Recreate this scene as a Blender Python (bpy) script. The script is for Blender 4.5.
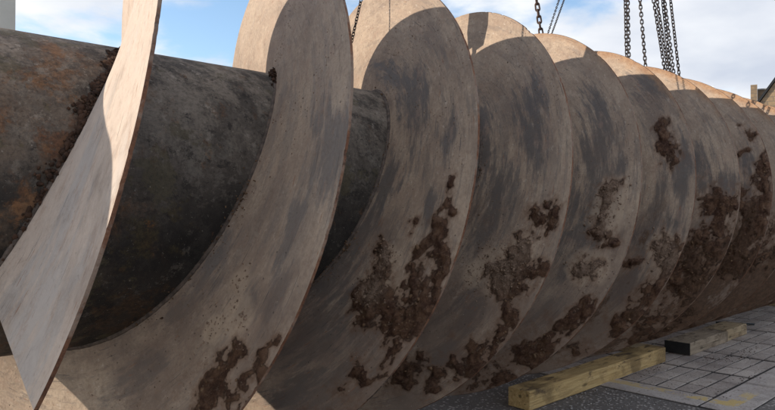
import bpy, bmesh, math, random
import numpy as np
from mathutils import Vector, Matrix

for o in list(bpy.data.objects): bpy.data.objects.remove(o)
SC = bpy.context.scene
COL = SC.collection
rng = np.random.default_rng(7)
random.seed(7)

# ------------------------------------------------------------------ scale
R = 1.40                 # outer radius of the screw, metres
AX = 1.05 * R            # height of the screw's axis above the ground
RD = 0.5137 * R          # drum radius
P = 0.58769 * R          # distance from blade to blade along the axis
LEAD = 3 * P * 0.99058   # three starts
X0 = -0.06078 * R
XS = 0.377 * R           # where the flights begin
XE = 9.4 * R             # where they end

# ------------------------------------------------------------------ camera
cam = bpy.data.cameras.new('camera'); co = bpy.data.objects.new('camera', cam); COL.objects.link(co)
co.location = (0, -2.35658 * R, AX - 0.05917 * R)
co.rotation_euler = (math.radians(90) + 0.00978, 0, -0.75106)
cam.sensor_width = 36; cam.lens = 647.02 / 775 * 36; cam.clip_end = 3000; cam.clip_start = 0.05
SC.camera = co

# ------------------------------------------------------------------ sky, sun, exposure
SUN_EL, SUN_AZ = 21.0, 138.0          # azimuth counted from +x towards +y
def make_world():
    w = bpy.data.worlds.new('World'); SC.world = w; w.use_nodes = True
    nt = w.node_tree; N = nt.nodes; N.clear(); Lk = nt.links.new
    out = N.new('ShaderNodeOutputWorld')
    sky = N.new('ShaderNodeTexSky'); sky.sky_type = 'NISHITA'; sky.sun_disc = False
    sky.sun_elevation = math.radians(SUN_EL); sky.sun_rotation = math.radians(90 - SUN_AZ)
    sky.air_density = 1.0; sky.dust_density = 0.2; sky.ozone_density = 1.6
    bg = N.new('ShaderNodeBackground'); bg.inputs[1].default_value = 0.095
    Lk(sky.outputs[0], bg.inputs[0])
    tc = N.new('ShaderNodeTexCoord'); sp = N.new('ShaderNodeSeparateXYZ'); Lk(tc.outputs['Generated'], sp.inputs[0])
    zz = N.new('ShaderNodeMath'); zz.operation = 'MAXIMUM'; Lk(sp.outputs[2], zz.inputs[0]); zz.inputs[1].default_value = 0.0
    za = N.new('ShaderNodeMath'); za.operation = 'ADD'; Lk(zz.outputs[0], za.inputs[0]); za.inputs[1].default_value = 0.22
    dv = []
    for i in (0, 1):
        d = N.new('ShaderNodeMath'); d.operation = 'DIVIDE'; Lk(sp.outputs[i], d.inputs[0]); Lk(za.outputs[0], d.inputs[1]); dv.append(d)
    cb = N.new('ShaderNodeCombineXYZ'); Lk(dv[0].outputs[0], cb.inputs[0]); Lk(dv[1].outputs[0], cb.inputs[1]); cb.inputs[2].default_value = CLOUD_Z
    n1 = N.new('ShaderNodeTexNoise'); n1.inputs['Scale'].default_value = 1.7; n1.inputs['Detail'].default_value = 10
    n1.inputs['Roughness'].default_value = 0.52; n1.inputs['Distortion'].default_value = 0.15
    Lk(cb.outputs[0], n1.inputs['Vector'])
    rp = N.new('ShaderNodeValToRGB'); rp.color_ramp.elements[0].position = 0.40; rp.color_ramp.elements[1].position = 0.515
    rp.color_ramp.interpolation = 'EASE'
    Lk(n1.outputs[0], rp.inputs[0])
    n2 = N.new('ShaderNodeTexNoise'); n2.inputs['Scale'].default_value = 1.4; n2.inputs['Detail'].default_value = 6
    Lk(cb.outputs[0], n2.inputs['Vector'])
    rc = N.new('ShaderNodeValToRGB'); rc.color_ramp.elements[0].position = 0.36; rc.color_ramp.elements[1].position = 0.62
    rc.color_ramp.elements[0].color = (0.62, 0.63, 0.645, 1); rc.color_ramp.elements[1].color = (0.38, 0.415, 0.485, 1)
    Lk(n2.outputs[0], rc.inputs[0])
    bc = N.new('ShaderNodeBackground'); bc.inputs[1].default_value = 0.69; Lk(rc.outputs[0], bc.inputs[0])
    mx = N.new('ShaderNodeMixShader'); Lk(rp.outputs[0], mx.inputs[0]); Lk(bg.outputs[0], mx.inputs[1]); Lk(bc.outputs[0], mx.inputs[2])
    Lk(mx.outputs[0], out.inputs[0])
CLOUD_Z = 8.1
make_world()
sl = bpy.data.lights.new('sun', 'SUN'); so = bpy.data.objects.new('sun', sl); COL.objects.link(so)
sl.energy = 2.0; sl.angle = math.radians(0.55); sl.color = (1.0, 0.90, 0.76)
e_, a_ = math.radians(SUN_EL), math.radians(SUN_AZ)
SUNV = Vector((math.cos(e_) * math.cos(a_), math.cos(e_) * math.sin(a_), math.sin(e_)))
so.rotation_euler = SUNV.to_track_quat('Z', 'Y').to_euler(); so.location = (0, 0, 30)
SC.view_settings.view_transform = 'Standard'; SC.view_settings.look = 'None'
SC.view_settings.exposure = 1.30; SC.view_settings.gamma = 1.0; SC.view_settings.use_curve_mapping = False
SC.render.engine = 'CYCLES'
SC.cycles.max_bounces = 8; SC.cycles.diffuse_bounces = 4

# ------------------------------------------------------------------ helpers
def vnoise(p, seed=0):
    """smooth value noise in 3-D, p (n,3) -> 0..1"""
    p = np.asarray(p, float); i = np.floor(p).astype(np.int64); f = p - i; f = f * f * (3 - 2 * f)
    def h(a, b, c):
        n = (a * 374761393 + b * 668265263 + c * 2147483647 + seed * 974711) & 0xFFFFFFFF
        n = ((n ^ (n >> 13)) * 1274126177) & 0xFFFFFFFF
        n = ((n ^ (n >> 16)) * 2246822519) & 0xFFFFFFFF
        return ((n ^ (n >> 15)) & 0xFFFFFF) / float(0xFFFFFF)
    r = 0
    for dx in (0, 1):
        for dy in (0, 1):
            for dz in (0, 1):
                w = (f[:, 0] if dx else 1 - f[:, 0]) * (f[:, 1] if dy else 1 - f[:, 1]) * (f[:, 2] if dz else 1 - f[:, 2])
                r = r + w * h(i[:, 0] + dx, i[:, 1] + dy, i[:, 2] + dz)
    return r
def fbm(p, oct=4, seed=0, rough=0.5):
    a, t, s, q = 1.0, 0.0, 0.0, np.asarray(p, float)
    for k in range(oct):
        s = s + a * vnoise(q, seed + k * 17); t += a; a *= rough; q = q * 2.03 + 11.3
    return s / t

def mesh_obj(name, verts, faces, mat, parent=None, smooth=False):
    me = bpy.data.meshes.new(name)
    verts = np.asarray(verts, dtype=np.float32); n = len(verts)
    me.vertices.add(n); me.vertices.foreach_set('co', verts.ravel())
    if isinstance(faces, np.ndarray):
        k = faces.shape[1]; f = faces.astype(np.int32)
        me.loops.add(f.size); me.loops.foreach_set('vertex_index', f.ravel())
        me.polygons.add(len(f)); me.polygons.foreach_set('loop_start', np.arange(0, f.size, k, dtype=np.int32))
        me.polygons.foreach_set('loop_total', np.full(len(f), k, dtype=np.int32))
    else:
        tot = [len(x) for x in faces]; st = np.concatenate([[0], np.cumsum(tot)[:-1]]).astype(np.int32)
        li = np.array([i for x in faces for i in x], dtype=np.int32)
        me.loops.add(len(li)); me.loops.foreach_set('vertex_index', li)
        me.polygons.add(len(tot)); me.polygons.foreach_set('loop_start', st)
        me.polygons.foreach_set('loop_total', np.array(tot, dtype=np.int32))
    if smooth: me.polygons.foreach_set('use_smooth', np.ones(len(me.polygons), dtype=bool))
    me.update(calc_edges=True); me.validate()
    me.materials.append(mat)
    ob = bpy.data.objects.new(name, me); COL.objects.link(ob)
    if parent: ob.parent = parent
    return ob
def bm_obj(name, bm, mat, parent=None, smooth=False):
    me = bpy.data.meshes.new(name)
    bmesh.ops.recalc_face_normals(bm, faces=bm.faces[:])
    bm.to_mesh(me); bm.free(); me.materials.append(mat)
    if smooth:
        for f in me.polygons: f.use_smooth = True
    ob = bpy.data.objects.new(name, me); COL.objects.link(ob)
    if parent: ob.parent = parent
    return ob
def attr(ob, name, vals):
    a = ob.data.attributes.new(name, 'FLOAT', 'POINT'); a.data.foreach_set('value', np.asarray(vals, dtype=np.float32))
def empty(name, loc=(0, 0, 0)):
    o = bpy.data.objects.new(name, None); COL.objects.link(o); o.location = loc; return o
def tag(o, label, cat, group=None):
    o['label'] = label; o['category'] = cat
    if group: o['group'] = group
    return o
def box_bm(sx, sy, sz, cx=0, cy=0, cz=0, bevel=0.0, seg=2, jit=0.0):
    bm = bmesh.new(); bmesh.ops.create_cube(bm, size=1.0)
    for v in bm.verts: v.co = Vector((v.co.x * sx + cx, v.co.y * sy + cy, v.co.z * sz + cz))
    if bevel: bmesh.ops.bevel(bm, geom=bm.edges[:], offset=bevel, segments=seg, profile=0.6, affect='EDGES')
    if jit:
        for v in bm.verts: v.co += Vector([random.uniform(-jit, jit) for _ in range(3)])
    return bm

class NT:
    """tiny node-tree writer"""
    def __init__(s, name):
        s.m = bpy.data.materials.new(name); s.m.use_nodes = True; s.t = s.m.node_tree; s.t.nodes.clear()
        s.out = s.t.nodes.new('ShaderNodeOutputMaterial'); s.b = s.t.nodes.new('ShaderNodeBsdfPrincipled')
        s.t.links.new(s.b.outputs[0], s.out.inputs[0])
    def n(s, k): return s.t.nodes.new(k)
    def put(s, sock, v):
        if v is None: return
        if isinstance(v, bpy.types.NodeSocket): s.t.links.new(v, sock)
        elif isinstance(v, (tuple, list)) and len(v) == 3 and sock.type == 'RGBA': sock.default_value = (*v, 1)
        else: sock.default_value = v
    def math(s, op, a, b=None, c=None, clamp=False):
        x = s.n('ShaderNodeMath'); x.operation = op; x.use_clamp = clamp
        for i, v in enumerate((a, b, c)): s.put(x.inputs[i], v)
        return x.outputs[0]
    def mix(s, f, a, b, blend='MIX'):
        x = s.n('ShaderNodeMix'); x.data_type = 'RGBA'; x.blend_type = blend; x.clamp_factor = True
        s.put(x.inputs[0], f); s.put(x.inputs[6], a); s.put(x.inputs[7], b); return x.outputs[2]
    def attr(s, name):
        x = s.n('ShaderNodeAttribute'); x.attribute_name = name; return x.outputs['Fac']
    def xyz(s, a, b, c):
        x = s.n('ShaderNodeCombineXYZ')
        for i, v in enumerate((a, b, c)): s.put(x.inputs[i], v)
        return x.outputs[0]
    def obj(s): return s.n('ShaderNodeTexCoord').outputs['Object']
    def sep(s, v):
        x = s.n('ShaderNodeSeparateXYZ'); s.put(x.inputs[0], v); return x.outputs
    def map(s, v, scale=(1, 1, 1), loc=(0, 0, 0), rot=(0, 0, 0)):
        x = s.n('ShaderNodeMapping'); s.put(x.inputs[0], v); x.inputs['Scale'].default_value = scale; x.inputs['Location'].default_value = loc
        x.inputs['Rotation'].default_value = rot; return x.outputs[0]
    def noise(s, v, scale, detail=5, rough=0.55, dist=0.0):
        x = s.n('ShaderNodeTexNoise'); s.put(x.inputs['Vector'], v); x.inputs['Scale'].default_value = scale
        x.inputs['Detail'].default_value = detail; x.inputs['Roughness'].default_value = rough; x.inputs['Distortion'].default_value = dist
        return x.outputs[0]
    def vor(s, v, scale, feat='F1', out='Distance', rnd=1.0):
        x = s.n('ShaderNodeTexVoronoi'); x.feature = feat; s.put(x.inputs['Vector'], v); x.inputs['Scale'].default_value = scale
        x.inputs['Randomness'].default_value = rnd
        return x.outputs[out]
    def ramp(s, f, a, b, ca=0.0, cb=1.0):
        x = s.n('ShaderNodeMapRange'); x.interpolation_type = 'SMOOTHSTEP'; s.put(x.inputs[0], f)
        x.inputs[1].default_value = a; x.inputs[2].default_value = b; x.inputs[3].default_value = ca; x.inputs[4].default_value = cb
        return x.outputs[0]
    def bump(s, h, strength=0.5, dist=0.01, normal=None):
        x = s.n('ShaderNodeBump'); s.put(x.inputs['Height'], h); x.inputs['Strength'].default_value = strength
        x.inputs['Distance'].default_value = dist
        if normal: s.put(x.inputs['Normal'], normal)
        return x.outputs[0]
    def done(s, col, rough=0.8, normal=None, metal=0.0, spec=None):
        s.put(s.b.inputs['Base Color'], col); s.put(s.b.inputs['Roughness'], rough); s.put(s.b.inputs['Metallic'], metal)
        if spec is not None: s.put(s.b.inputs['Specular IOR Level'], spec)
        if normal: s.put(s.b.inputs['Normal'], normal)
        return s.m

# ------------------------------------------------------------------ materials
def mat_flight():
    t = NT('silt_stained_steel')
    arc, rad, mud, turn, rust_a, dry, clean, wear, scour = (t.attr(a) for a in ('arc', 'rad', 'mud', 'turn', 'rusty', 'dry', 'clean', 'wear', 'scour'))
    v = t.xyz(arc, rad, t.math('MULTIPLY', turn, 3.7))
    mul = lambda a, b: t.math('MULTIPLY', a, b)
    big = t.noise(t.map(v, (0.7, 1.3, 1)), 1.7, 4, 0.55, 0.2)
    big2 = t.noise(t.map(v, (0.75, 1.4, 1), (8, 2, 4)), 2.4, 9, 0.68)
    st1 = t.noise(t.map(v, (0.50, 1.9, 1)), 3.6, 10, 0.70, 0.12)
    st2 = t.noise(t.map(v, (0.6, 3.4, 1), (5, 3, 0)), 6.5, 9, 0.74, 0.1)
    st3 = t.noise(t.map(v, (0.9, 7, 1), (1, 8, 0)), 5.0, 9, 0.72)
    spk = t.noise(t.map(v, (0.8, 1.3, 1)), 34, 9, 0.8)
    fine = t.noise(v, 60, 8, 0.78)
    mid = t.noise(v, 8, 9, 0.74, 0.2)
    # dried silt, two tones, with a paler crust in uneven patches
    c = t.mix(t.ramp(big2, 0.40, 0.60), (0.490, 0.370, 0.272), (0.365, 0.268, 0.198))
    c = t.mix(mul(t.ramp(mid, 0.48, 0.62), 0.38), c, (0.58, 0.455, 0.34))
    c = t.mix(mul(t.ramp(spk, 0.52, 0.64), 0.4), c, (0.27, 0.205, 0.165))
    c = t.mix(mul(t.ramp(t.noise(t.map(v, (1, 1.6, 1), (9, 9, 0)), 20, 8, 0.75), 0.57, 0.63), 0.55), c, (0.64, 0.53, 0.43))
    # scoured blue-grey steel showing through where the blade has worn
    sc = mul(t.ramp(st1, 0.50, 0.585), t.ramp(big, 0.38, 0.54))
    sc = mul(mul(sc, wear), t.ramp(clean, 0, 1, 0.36, 0.6))
    stw = t.noise(t.map(v, (0.55, 2.6, 1), (7, 1, 3)), 4.6, 10, 0.74, 0.15)
    sct = t.math('ADD', mul(scour, 0.21), t.math('ADD', mul(stw, 0.62), mul(st2, 0.38)))
    sc = t.math('MAXIMUM', sc, mul(t.ramp(sct, 0.555, 0.70), t.ramp(scour, 0.02, 0.35, 0.0, 0.88)))
    c = t.mix(mul(sc, 0.85), c, t.mix(clean, (0.066, 0.069, 0.077), (0.46, 0.425, 0.40)))
    sc2 = mul(t.ramp(st2, 0.53, 0.60), t.ramp(wear, 0, 1, 0.20, 0.42))
    c = t.mix(mul(sc2, t.ramp(clean, 0, 1, 1.0, 0.6)), c, t.mix(clean, (0.165, 0.147, 0.138), (0.48, 0.43, 0.39)))
    c = t.mix(mul(t.ramp(st3, 0.55, 0.62), t.ramp(wear, 0, 1, 0.08, 0.24)), c, (0.115, 0.100, 0.094))
    c = t.mix(mul(clean, t.ramp(sc, 0, 1, 0.74, 0.25)), c, (0.63, 0.510, 0.425))
    # pinkish dry scuffs
    c = t.mix(mul(t.ramp(t.noise(t.map(v, (0.9, 2.2, 1), (2, 9, 1)), 6, 9, 0.75), 0.54, 0.62), 0.40), c, (0.42, 0.285, 0.210))
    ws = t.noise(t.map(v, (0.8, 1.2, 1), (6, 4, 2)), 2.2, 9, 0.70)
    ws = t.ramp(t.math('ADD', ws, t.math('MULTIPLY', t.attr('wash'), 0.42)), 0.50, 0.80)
    c = t.mix(mul(ws, 0.74), c, t.mix(t.ramp(big, 0.40, 0.60), (0.165, 0.116, 0.092), (0.235, 0.172, 0.136)))  # brown silt stain with the shade of the lower blades painted in
    # thin rust runs and flecks
    rn = t.ramp(t.noise(t.map(v, (3.0, 26, 1), (1, 7, 2)), 3.4, 5, 0.6), 0.655, 0.70)
    c = t.mix(mul(rn, 0.75), c, (0.30, 0.125, 0.062))
    fk = t.ramp(t.noise(t.map(v, (0.7, 1.5, 1)), 30, 5, 0.7), 0.655, 0.70)
    c = t.mix(mul(mul(fk, 0.65), t.ramp(clean, 0, 1, 1.0, 0.5)), c, (0.17, 0.085, 0.052))
    wf = t.ramp(t.noise(t.map(v, (1, 1.2, 1), (4, 1, 0)), 58, 4, 0.7), 0.68, 0.73)
    c = t.mix(mul(wf, 0.55), c, (0.62, 0.53, 0.44))
    pt = mul(t.ramp(t.vor(v, 26, 'F1'), 0.13, 0.05), t.ramp(t.sep(t.vor(v, 26, 'F1', 'Color'))[0], 0.55, 0.65))
    c = t.mix(mul(mul(pt, 0.75), t.ramp(clean, 0, 1, 1.0, 0.12)), c, (0.055, 0.040, 0.034))
    c = t.mix(mul(t.ramp(fine, 0.45, 0.64, 0.0, 0.34), t.ramp(clean, 0, 1, 1.0, 0.15)), c, (0.18, 0.138, 0.110))
    # long fine scratches at two angles
    for an, of in ((0.55, 0.0), (-0.35, 4.0)):
        scr = t.ramp(t.noise(t.map(v, (2.2, 46, 1), (of, of, 0), (0, 0, an)), 2.4, 4, 0.55), 0.675, 0.70)
        c = t.mix(mul(scr, 0.65), c, (0.10, 0.088, 0.082))
    # rust creeping in from the rim
    rn2 = t.math('ADD', rad, mul(t.math('SUBTRACT', t.noise(v, 8, 9, 0.76), 0.5), 0.22))
    rw = t.ramp(t.math('ADD', rn2, mul(rust_a, 0.12)), 1.425, 1.52)
    rw = mul(rw, t.ramp(rust_a, 0.0, 1.0, 0.45, 0.82))
    c = t.mix(rw, c, t.mix(t.ramp(spk, 0.40, 0.62), (0.40, 0.230, 0.122), (0.27, 0.135, 0.070)))
    # thin stain film round the mud, then the mud itself
    dp = t.ramp(t.math('ADD', t.math('POWER', dry, 0.5), mul(t.math('SUBTRACT', t.noise(v, 6, 9, 0.74), 0.5), 1.6)), 0.30, 0.80)
    c = t.mix(mul(dp, 0.55), c, (0.53, 0.405, 0.298))
    md = t.math('ADD', mud, t.math('ADD', mul(t.math('SUBTRACT', t.noise(v, 13, 12, 0.84, 0.1), 0.5), 1.5), mul(t.math('SUBTRACT', t.noise(v, 48, 6, 0.7), 0.5), 0.35)))
    film = t.ramp(md, 0.02, 0.46)
    c = t.mix(mul(film, 0.72), c, (0.185, 0.105, 0.066))
    wet = t.ramp(md, 0.44, 0.55)
    thin = t.noise(t.map(v, (0.6, 1.5, 1), (3, 5, 7)), 7, 9, 0.75)
    wet_a = mul(wet, t.ramp(t.math('ADD', thin, mul(mud, 0.22)), 0.46, 0.66, 0.48, 1.0))
    mcol = t.mix(t.ramp(t.noise(v, 18, 8, 0.72), 0.40, 0.62), (0.070, 0.030, 0.017), (0.185, 0.098, 0.056))
    mcol = t.mix(t.ramp(fine, 0.50, 0.66, 0, 0.6), mcol, (0.25, 0.160, 0.108))
    dcol = t.mix(t.ramp(fine, 0.36, 0.62), (0.20, 0.130, 0.092), (0.36, 0.255, 0.185))
    mcol = t.mix(mul(dry, 0.9), mcol, dcol)
    c = t.mix(wet_a, c, mcol)
    deep = t.attr('deep'); dpn = t.ramp(t.math('ADD', t.noise(t.map(v, (0.7, 1.3, 1), (1, 3, 5)), 3.4, 10, 0.76), mul(deep, 0.15)), 0.54, 0.615)
    c = t.mix(mul(mul(dpn, t.ramp(deep, 0.0, 0.25)), 0.80), c, t.mix(t.ramp(spk, 0.40, 0.60), (0.068, 0.035, 0.020), (0.140, 0.078, 0.045)))  # dark mud low on the far blades, their shade painted in too
    crust = t.ramp(mid, 0.49, 0.58)
    hgt = t.math('ADD', mul(fine, 0.30), t.math('ADD', mul(crust, 0.22), mul(spk, 0.25)))
    mh = mul(wet, t.math('ADD', 0.35, mul(t.noise(v, 30, 9, 0.78), mul(t.ramp(mud, 0.3, 0.9, 0.35, 1.0), 2.2))))
    hgt = t.math('SUBTRACT', hgt, mul(pt, 0.6))
    rough = t.mix(sc, (0.84,) * 3, (0.60,) * 3)
    rough = t.mix(wet, rough, (0.75,) * 3)
    return t.done(c, rough, t.bump(mh, 0.9, 0.013, t.bump(hgt, 0.55, 0.008)), spec=0.3)

def mat_rim():
    t = NT('rusty_plate_edge'); v = t.obj()
    n1 = t.noise(v, 8, 6, 0.7); n2 = t.noise(v, 45, 5, 0.7)
    c = t.mix(t.ramp(n1, 0.35, 0.65), (0.155, 0.068, 0.040), (0.25, 0.12, 0.068))
    c = t.mix(t.ramp(n2, 0.45, 0.7), c, (0.075, 0.042, 0.032))
    n3 = t.noise(v, 3.2, 8, 0.72)
    c = t.mix(t.math('MULTIPLY', t.ramp(n3, 0.47, 0.60), 0.75), c, (0.30, 0.225, 0.175))
    c = t.mix(t.math('MULTIPLY', t.ramp(t.noise(v, 5, 8, 0.74), 0.56, 0.63), 0.8), c, (0.050, 0.034, 0.028))
    return t.done(c, 0.9, t.bump(n2, 0.8, 0.01), spec=0.2)

def mat_drum():
    t = NT('tarry_rusted_drum_steel'); v = t.obj(); x, y, z = t.sep(v); mul = lambda a, b: t.math('MULTIPLY', a, b)
    a = t.noise(v, 2.2, 8, 0.66, 0.3); b = t.noise(v, 8, 10, 0.76, 0.2); f = t.noise(v, 60, 8, 0.78); m = t.noise(v, 20, 9, 0.76, 0.2)
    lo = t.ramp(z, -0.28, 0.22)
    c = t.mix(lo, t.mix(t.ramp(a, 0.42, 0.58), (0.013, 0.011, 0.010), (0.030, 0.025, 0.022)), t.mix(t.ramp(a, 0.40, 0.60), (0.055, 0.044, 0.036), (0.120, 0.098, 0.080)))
    c = t.mix(mul(mul(t.ramp(b, 0.50, 0.57), t.ramp(lo, 0, 1, 0.18, 1.0)), 0.6), c, (0.19, 0.164, 0.138))
    c = t.mix(mul(t.ramp(m, 0.545, 0.60), 0.75), c, (0.022, 0.018, 0.016))
    # dust that settled on the upper side
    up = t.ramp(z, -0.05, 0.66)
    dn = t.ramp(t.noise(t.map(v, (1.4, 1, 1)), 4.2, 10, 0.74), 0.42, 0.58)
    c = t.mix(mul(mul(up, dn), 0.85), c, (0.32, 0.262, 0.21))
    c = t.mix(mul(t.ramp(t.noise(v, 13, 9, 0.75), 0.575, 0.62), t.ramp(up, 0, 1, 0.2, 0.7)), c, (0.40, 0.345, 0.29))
    c = t.mix(mul(t.ramp(t.noise(t.map(v, (1, 1, 1), (2, 6, 3)), 15, 9, 0.75), 0.585, 0.63), 0.8), c, (0.032, 0.025, 0.022))
    # orange rust blooms, mostly towards the worn end
    lf = t.ramp(x, 1.35, 0.55)
    rb = t.noise(t.map(v, (1.2, 1, 1), (3.3, 1.1, 5.2)), 5.0, 10, 0.72, 0.3)
    rb = t.math('ADD', mul(t.ramp(rb, 0.50, 0.60), lf), mul(t.ramp(rb, 0.575, 0.64), 0.55), clamp=True)
    c = t.mix(mul(rb, 0.85), c, t.mix(t.ramp(b, 0.42, 0.58), (0.105, 0.048, 0.024), (0.26, 0.125, 0.055)))
    c = t.mix(mul(mul(lf, t.ramp(t.noise(t.map(v, (1, 1, 1), (1, 2, 9)), 4.5, 9, 0.72), 0.44, 0.58)), 0.5), c, (0.165, 0.115, 0.080))
    # old olive primer
    ol = t.ramp(t.noise(t.map(v, (1, 1, 1), (7.3, 4.1, 1.2)), 3.6, 9, 0.7, 0.2), 0.565, 0.60)
    c = t.mix(mul(ol, 0.6), c, (0.105, 0.085, 0.046))
    for (gx, gy, gz, gr, gc) in ((1.12, -0.69, -0.18, 0.14, (0.085, 0.062, 0.030)), (1.10, -0.70, -0.14, 0.028, (0.30, 0.13, 0.04)), (1.10, -0.50, -0.50, 0.16, (0.085, 0.048, 0.026)), (0.76, -0.58, 0.42, 0.12, (0.20, 0.105, 0.052)), (0.78, -0.69, 0.17, 0.12, (0.19, 0.082, 0.038))):
        dv = t.n('ShaderNodeVectorMath'); dv.operation = 'DISTANCE'; t.put(dv.inputs[0], v); dv.inputs[1].default_value = (gx, gy, gz)
        pm = t.ramp(t.math('ADD', t.math('DIVIDE', dv.outputs['Value'], gr), mul(t.math('SUBTRACT', t.noise(v, 9, 10, 0.76, 0.2), 0.5), 7.5)), 0.9, 0.3)
        c = t.mix(mul(pm, 0.8), c, t.mix(t.ramp(f, 0.4, 0.6), gc, tuple(q * 0.6 for q in gc)))
    wt = t.ramp(t.noise(v, 95, 3, 0.6), 0.665, 0.71)
    c = t.mix(mul(wt, 0.5), c, (0.36, 0.32, 0.27))
    c = t.mix(t.ramp(f, 0.42, 0.66, 0, 0.5), c, (0.024, 0.020, 0.018))
    h = t.math('ADD', mul(b, 0.9), t.math('ADD', mul(f, 0.35), t.math('ADD', mul(rb, 0.25), mul(m, 0.4))))
    return t.done(c, t.ramp(b, 0.3, 0.7, 0.60, 0.86), t.bump(h, 0.8, 0.011), spec=0.32)

def mat_soil(name, c1, c2, scale=30):
    t = NT(name); v = t.obj(); n = t.noise(v, scale, 6, 0.7)
    oi = t.n('ShaderNodeNewGeometry').outputs['Random Per Island']
    c = t.mix(t.ramp(n, 0.35, 0.7), c1, c2)
    c = t.mix(t.ramp(oi, 0.0, 1.0, 0.0, 0.55), c, tuple(x * 1.9 for x in c2))
    return t.done(c, 0.92, t.bump(t.noise(v, 140, 5, 0.7), 0.7, 0.006), spec=0.2)

def mat_timber(name, ca, cb, dark, endcol=None):
    t = NT(name); v = t.obj(); x, y, z = t.sep(v)
    g = t.noise(t.map(v, (0.6, 9, 9)), 5, 6, 0.62, 0.5)
    g2 = t.noise(t.map(v, (1.2, 40, 40)), 4, 4, 0.6)
    big = t.noise(v, 3.0, 5, 0.6, 0.4)
    c = t.mix(t.ramp(g, 0.33, 0.68), ca, cb)
    c = t.mix(t.ramp(g2, 0.52, 0.72, 0, 0.55), c, dark)
    c = t.mix(t.ramp(big, 0.50, 0.66, 0, 0.75), c, dark)
    dt = t.ramp(t.noise(t.map(v, (0.8, 2, 2), (3, 1, 4)), 6, 9, 0.74), 0.52, 0.62); tz = t.ramp(z, 0.05, 0.13, 0.25, 0.85)
    c = t.mix(t.math('MULTIPLY', dt, tz), c, (0.085, 0.055, 0.036))
    ck = t.ramp(t.noise(t.map(v, (0.9, 34, 34), (2, 2, 2)), 2.6, 3, 0.5), 0.665, 0.69)
    c = t.mix(t.math('MULTIPLY', ck, 0.8), c, (0.04, 0.027, 0.016))
    kn = t.ramp(t.vor(t.map(v, (1.6, 5, 5)), 1.7), 0.16, 0.05)
    c = t.mix(t.math('MULTIPLY', kn, 0.75), c, tuple(d * 0.55 for d in dark))
    c = t.mix(t.ramp(t.noise(v, 60, 4, 0.6), 0.62, 0.75, 0, 0.5), c, tuple(min(1, q * 1.35) for q in cb))
    h = t.math('ADD', t.math('MULTIPLY', g, 0.6), g2)
    return t.done(c, 0.85, t.bump(h, 0.55, 0.008), spec=0.2)
def mat_flat(name, c, rough=0.7, var=0.3, scale=12, metal=0.0, bump=0.3, spec=None):
    t = NT(name); v = t.obj(); n = t.noise(v, scale, 6, 0.65)
    col = t.mix(t.ramp(n, 0.3, 0.7), tuple(x * (1 - var) for x in c), tuple(min(1, x * (1 + var)) for x in c))
    return t.done(col, rough, t.bump(t.noise(v, scale * 6, 5, 0.7), bump, 0.006), metal, spec)
def mat_asphalt():
    t = NT('worn_asphalt'); v = t.obj()
    big = t.noise(v, 1.1, 5, 0.6); n = t.noise(v, 60, 5, 0.7)
    c = t.mix(t.ramp(big, 0.3, 0.7), (0.115, 0.099, 0.090), (0.185, 0.162, 0.148))
    ag = t.vor(v, 34, 'F1', 'Distance'); ac = t.sep(t.vor(v, 34, 'F1', 'Color'))[0]
    c = t.mix(t.math('MULTIPLY', t.ramp(ag, 0.42, 0.25), t.ramp(ac, 0.30, 0.80, 0.0, 1.0)), c, (0.46, 0.41, 0.375))
    c = t.mix(t.ramp(n, 0.52, 0.70, 0, 0.75), c, (0.045, 0.038, 0.034))
    h = t.math('ADD', t.math('SUBTRACT', 1.0, ag), n)
    return t.done(c, 0.9, t.bump(h, 0.9, 0.008), spec=0.25)
def mat_paver():
    t = NT('grey_paving_slab'); g = t.n('ShaderNodeNewGeometry').outputs['Position']
    oi = t.math('ADD', t.n('ShaderNodeObjectInfo').outputs['Random'], 0.0)
    big = t.noise(g, 2.6, 6, 0.62, 0.3); n = t.noise(g, 48, 6, 0.72)
    c = t.mix(t.ramp(oi, 0, 1), (0.33, 0.272, 0.236), (0.48, 0.404, 0.350))
    c = t.mix(t.ramp(big, 0.42, 0.68, 0, 0.6), c, (0.18, 0.142, 0.124))
    c = t.mix(t.ramp(n, 0.52, 0.68, 0, 0.7), c, (0.52, 0.47, 0.435))
    c = t.mix(t.ramp(t.noise(g, 70, 6, 0.75), 0.52, 0.64, 0, 0.7), c, (0.085, 0.068, 0.060))
    blot = t.ramp(t.noise(t.map(g, (1, 1, 1), (4, 2, 0)), 11, 5, 0.62), 0.64, 0.70)
    c = t.mix(t.math('MULTIPLY', blot, 0.6), c, (0.05, 0.036, 0.032))
    return t.done(c, 0.9, t.bump(n, 0.7, 0.006), spec=0.25)
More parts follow.
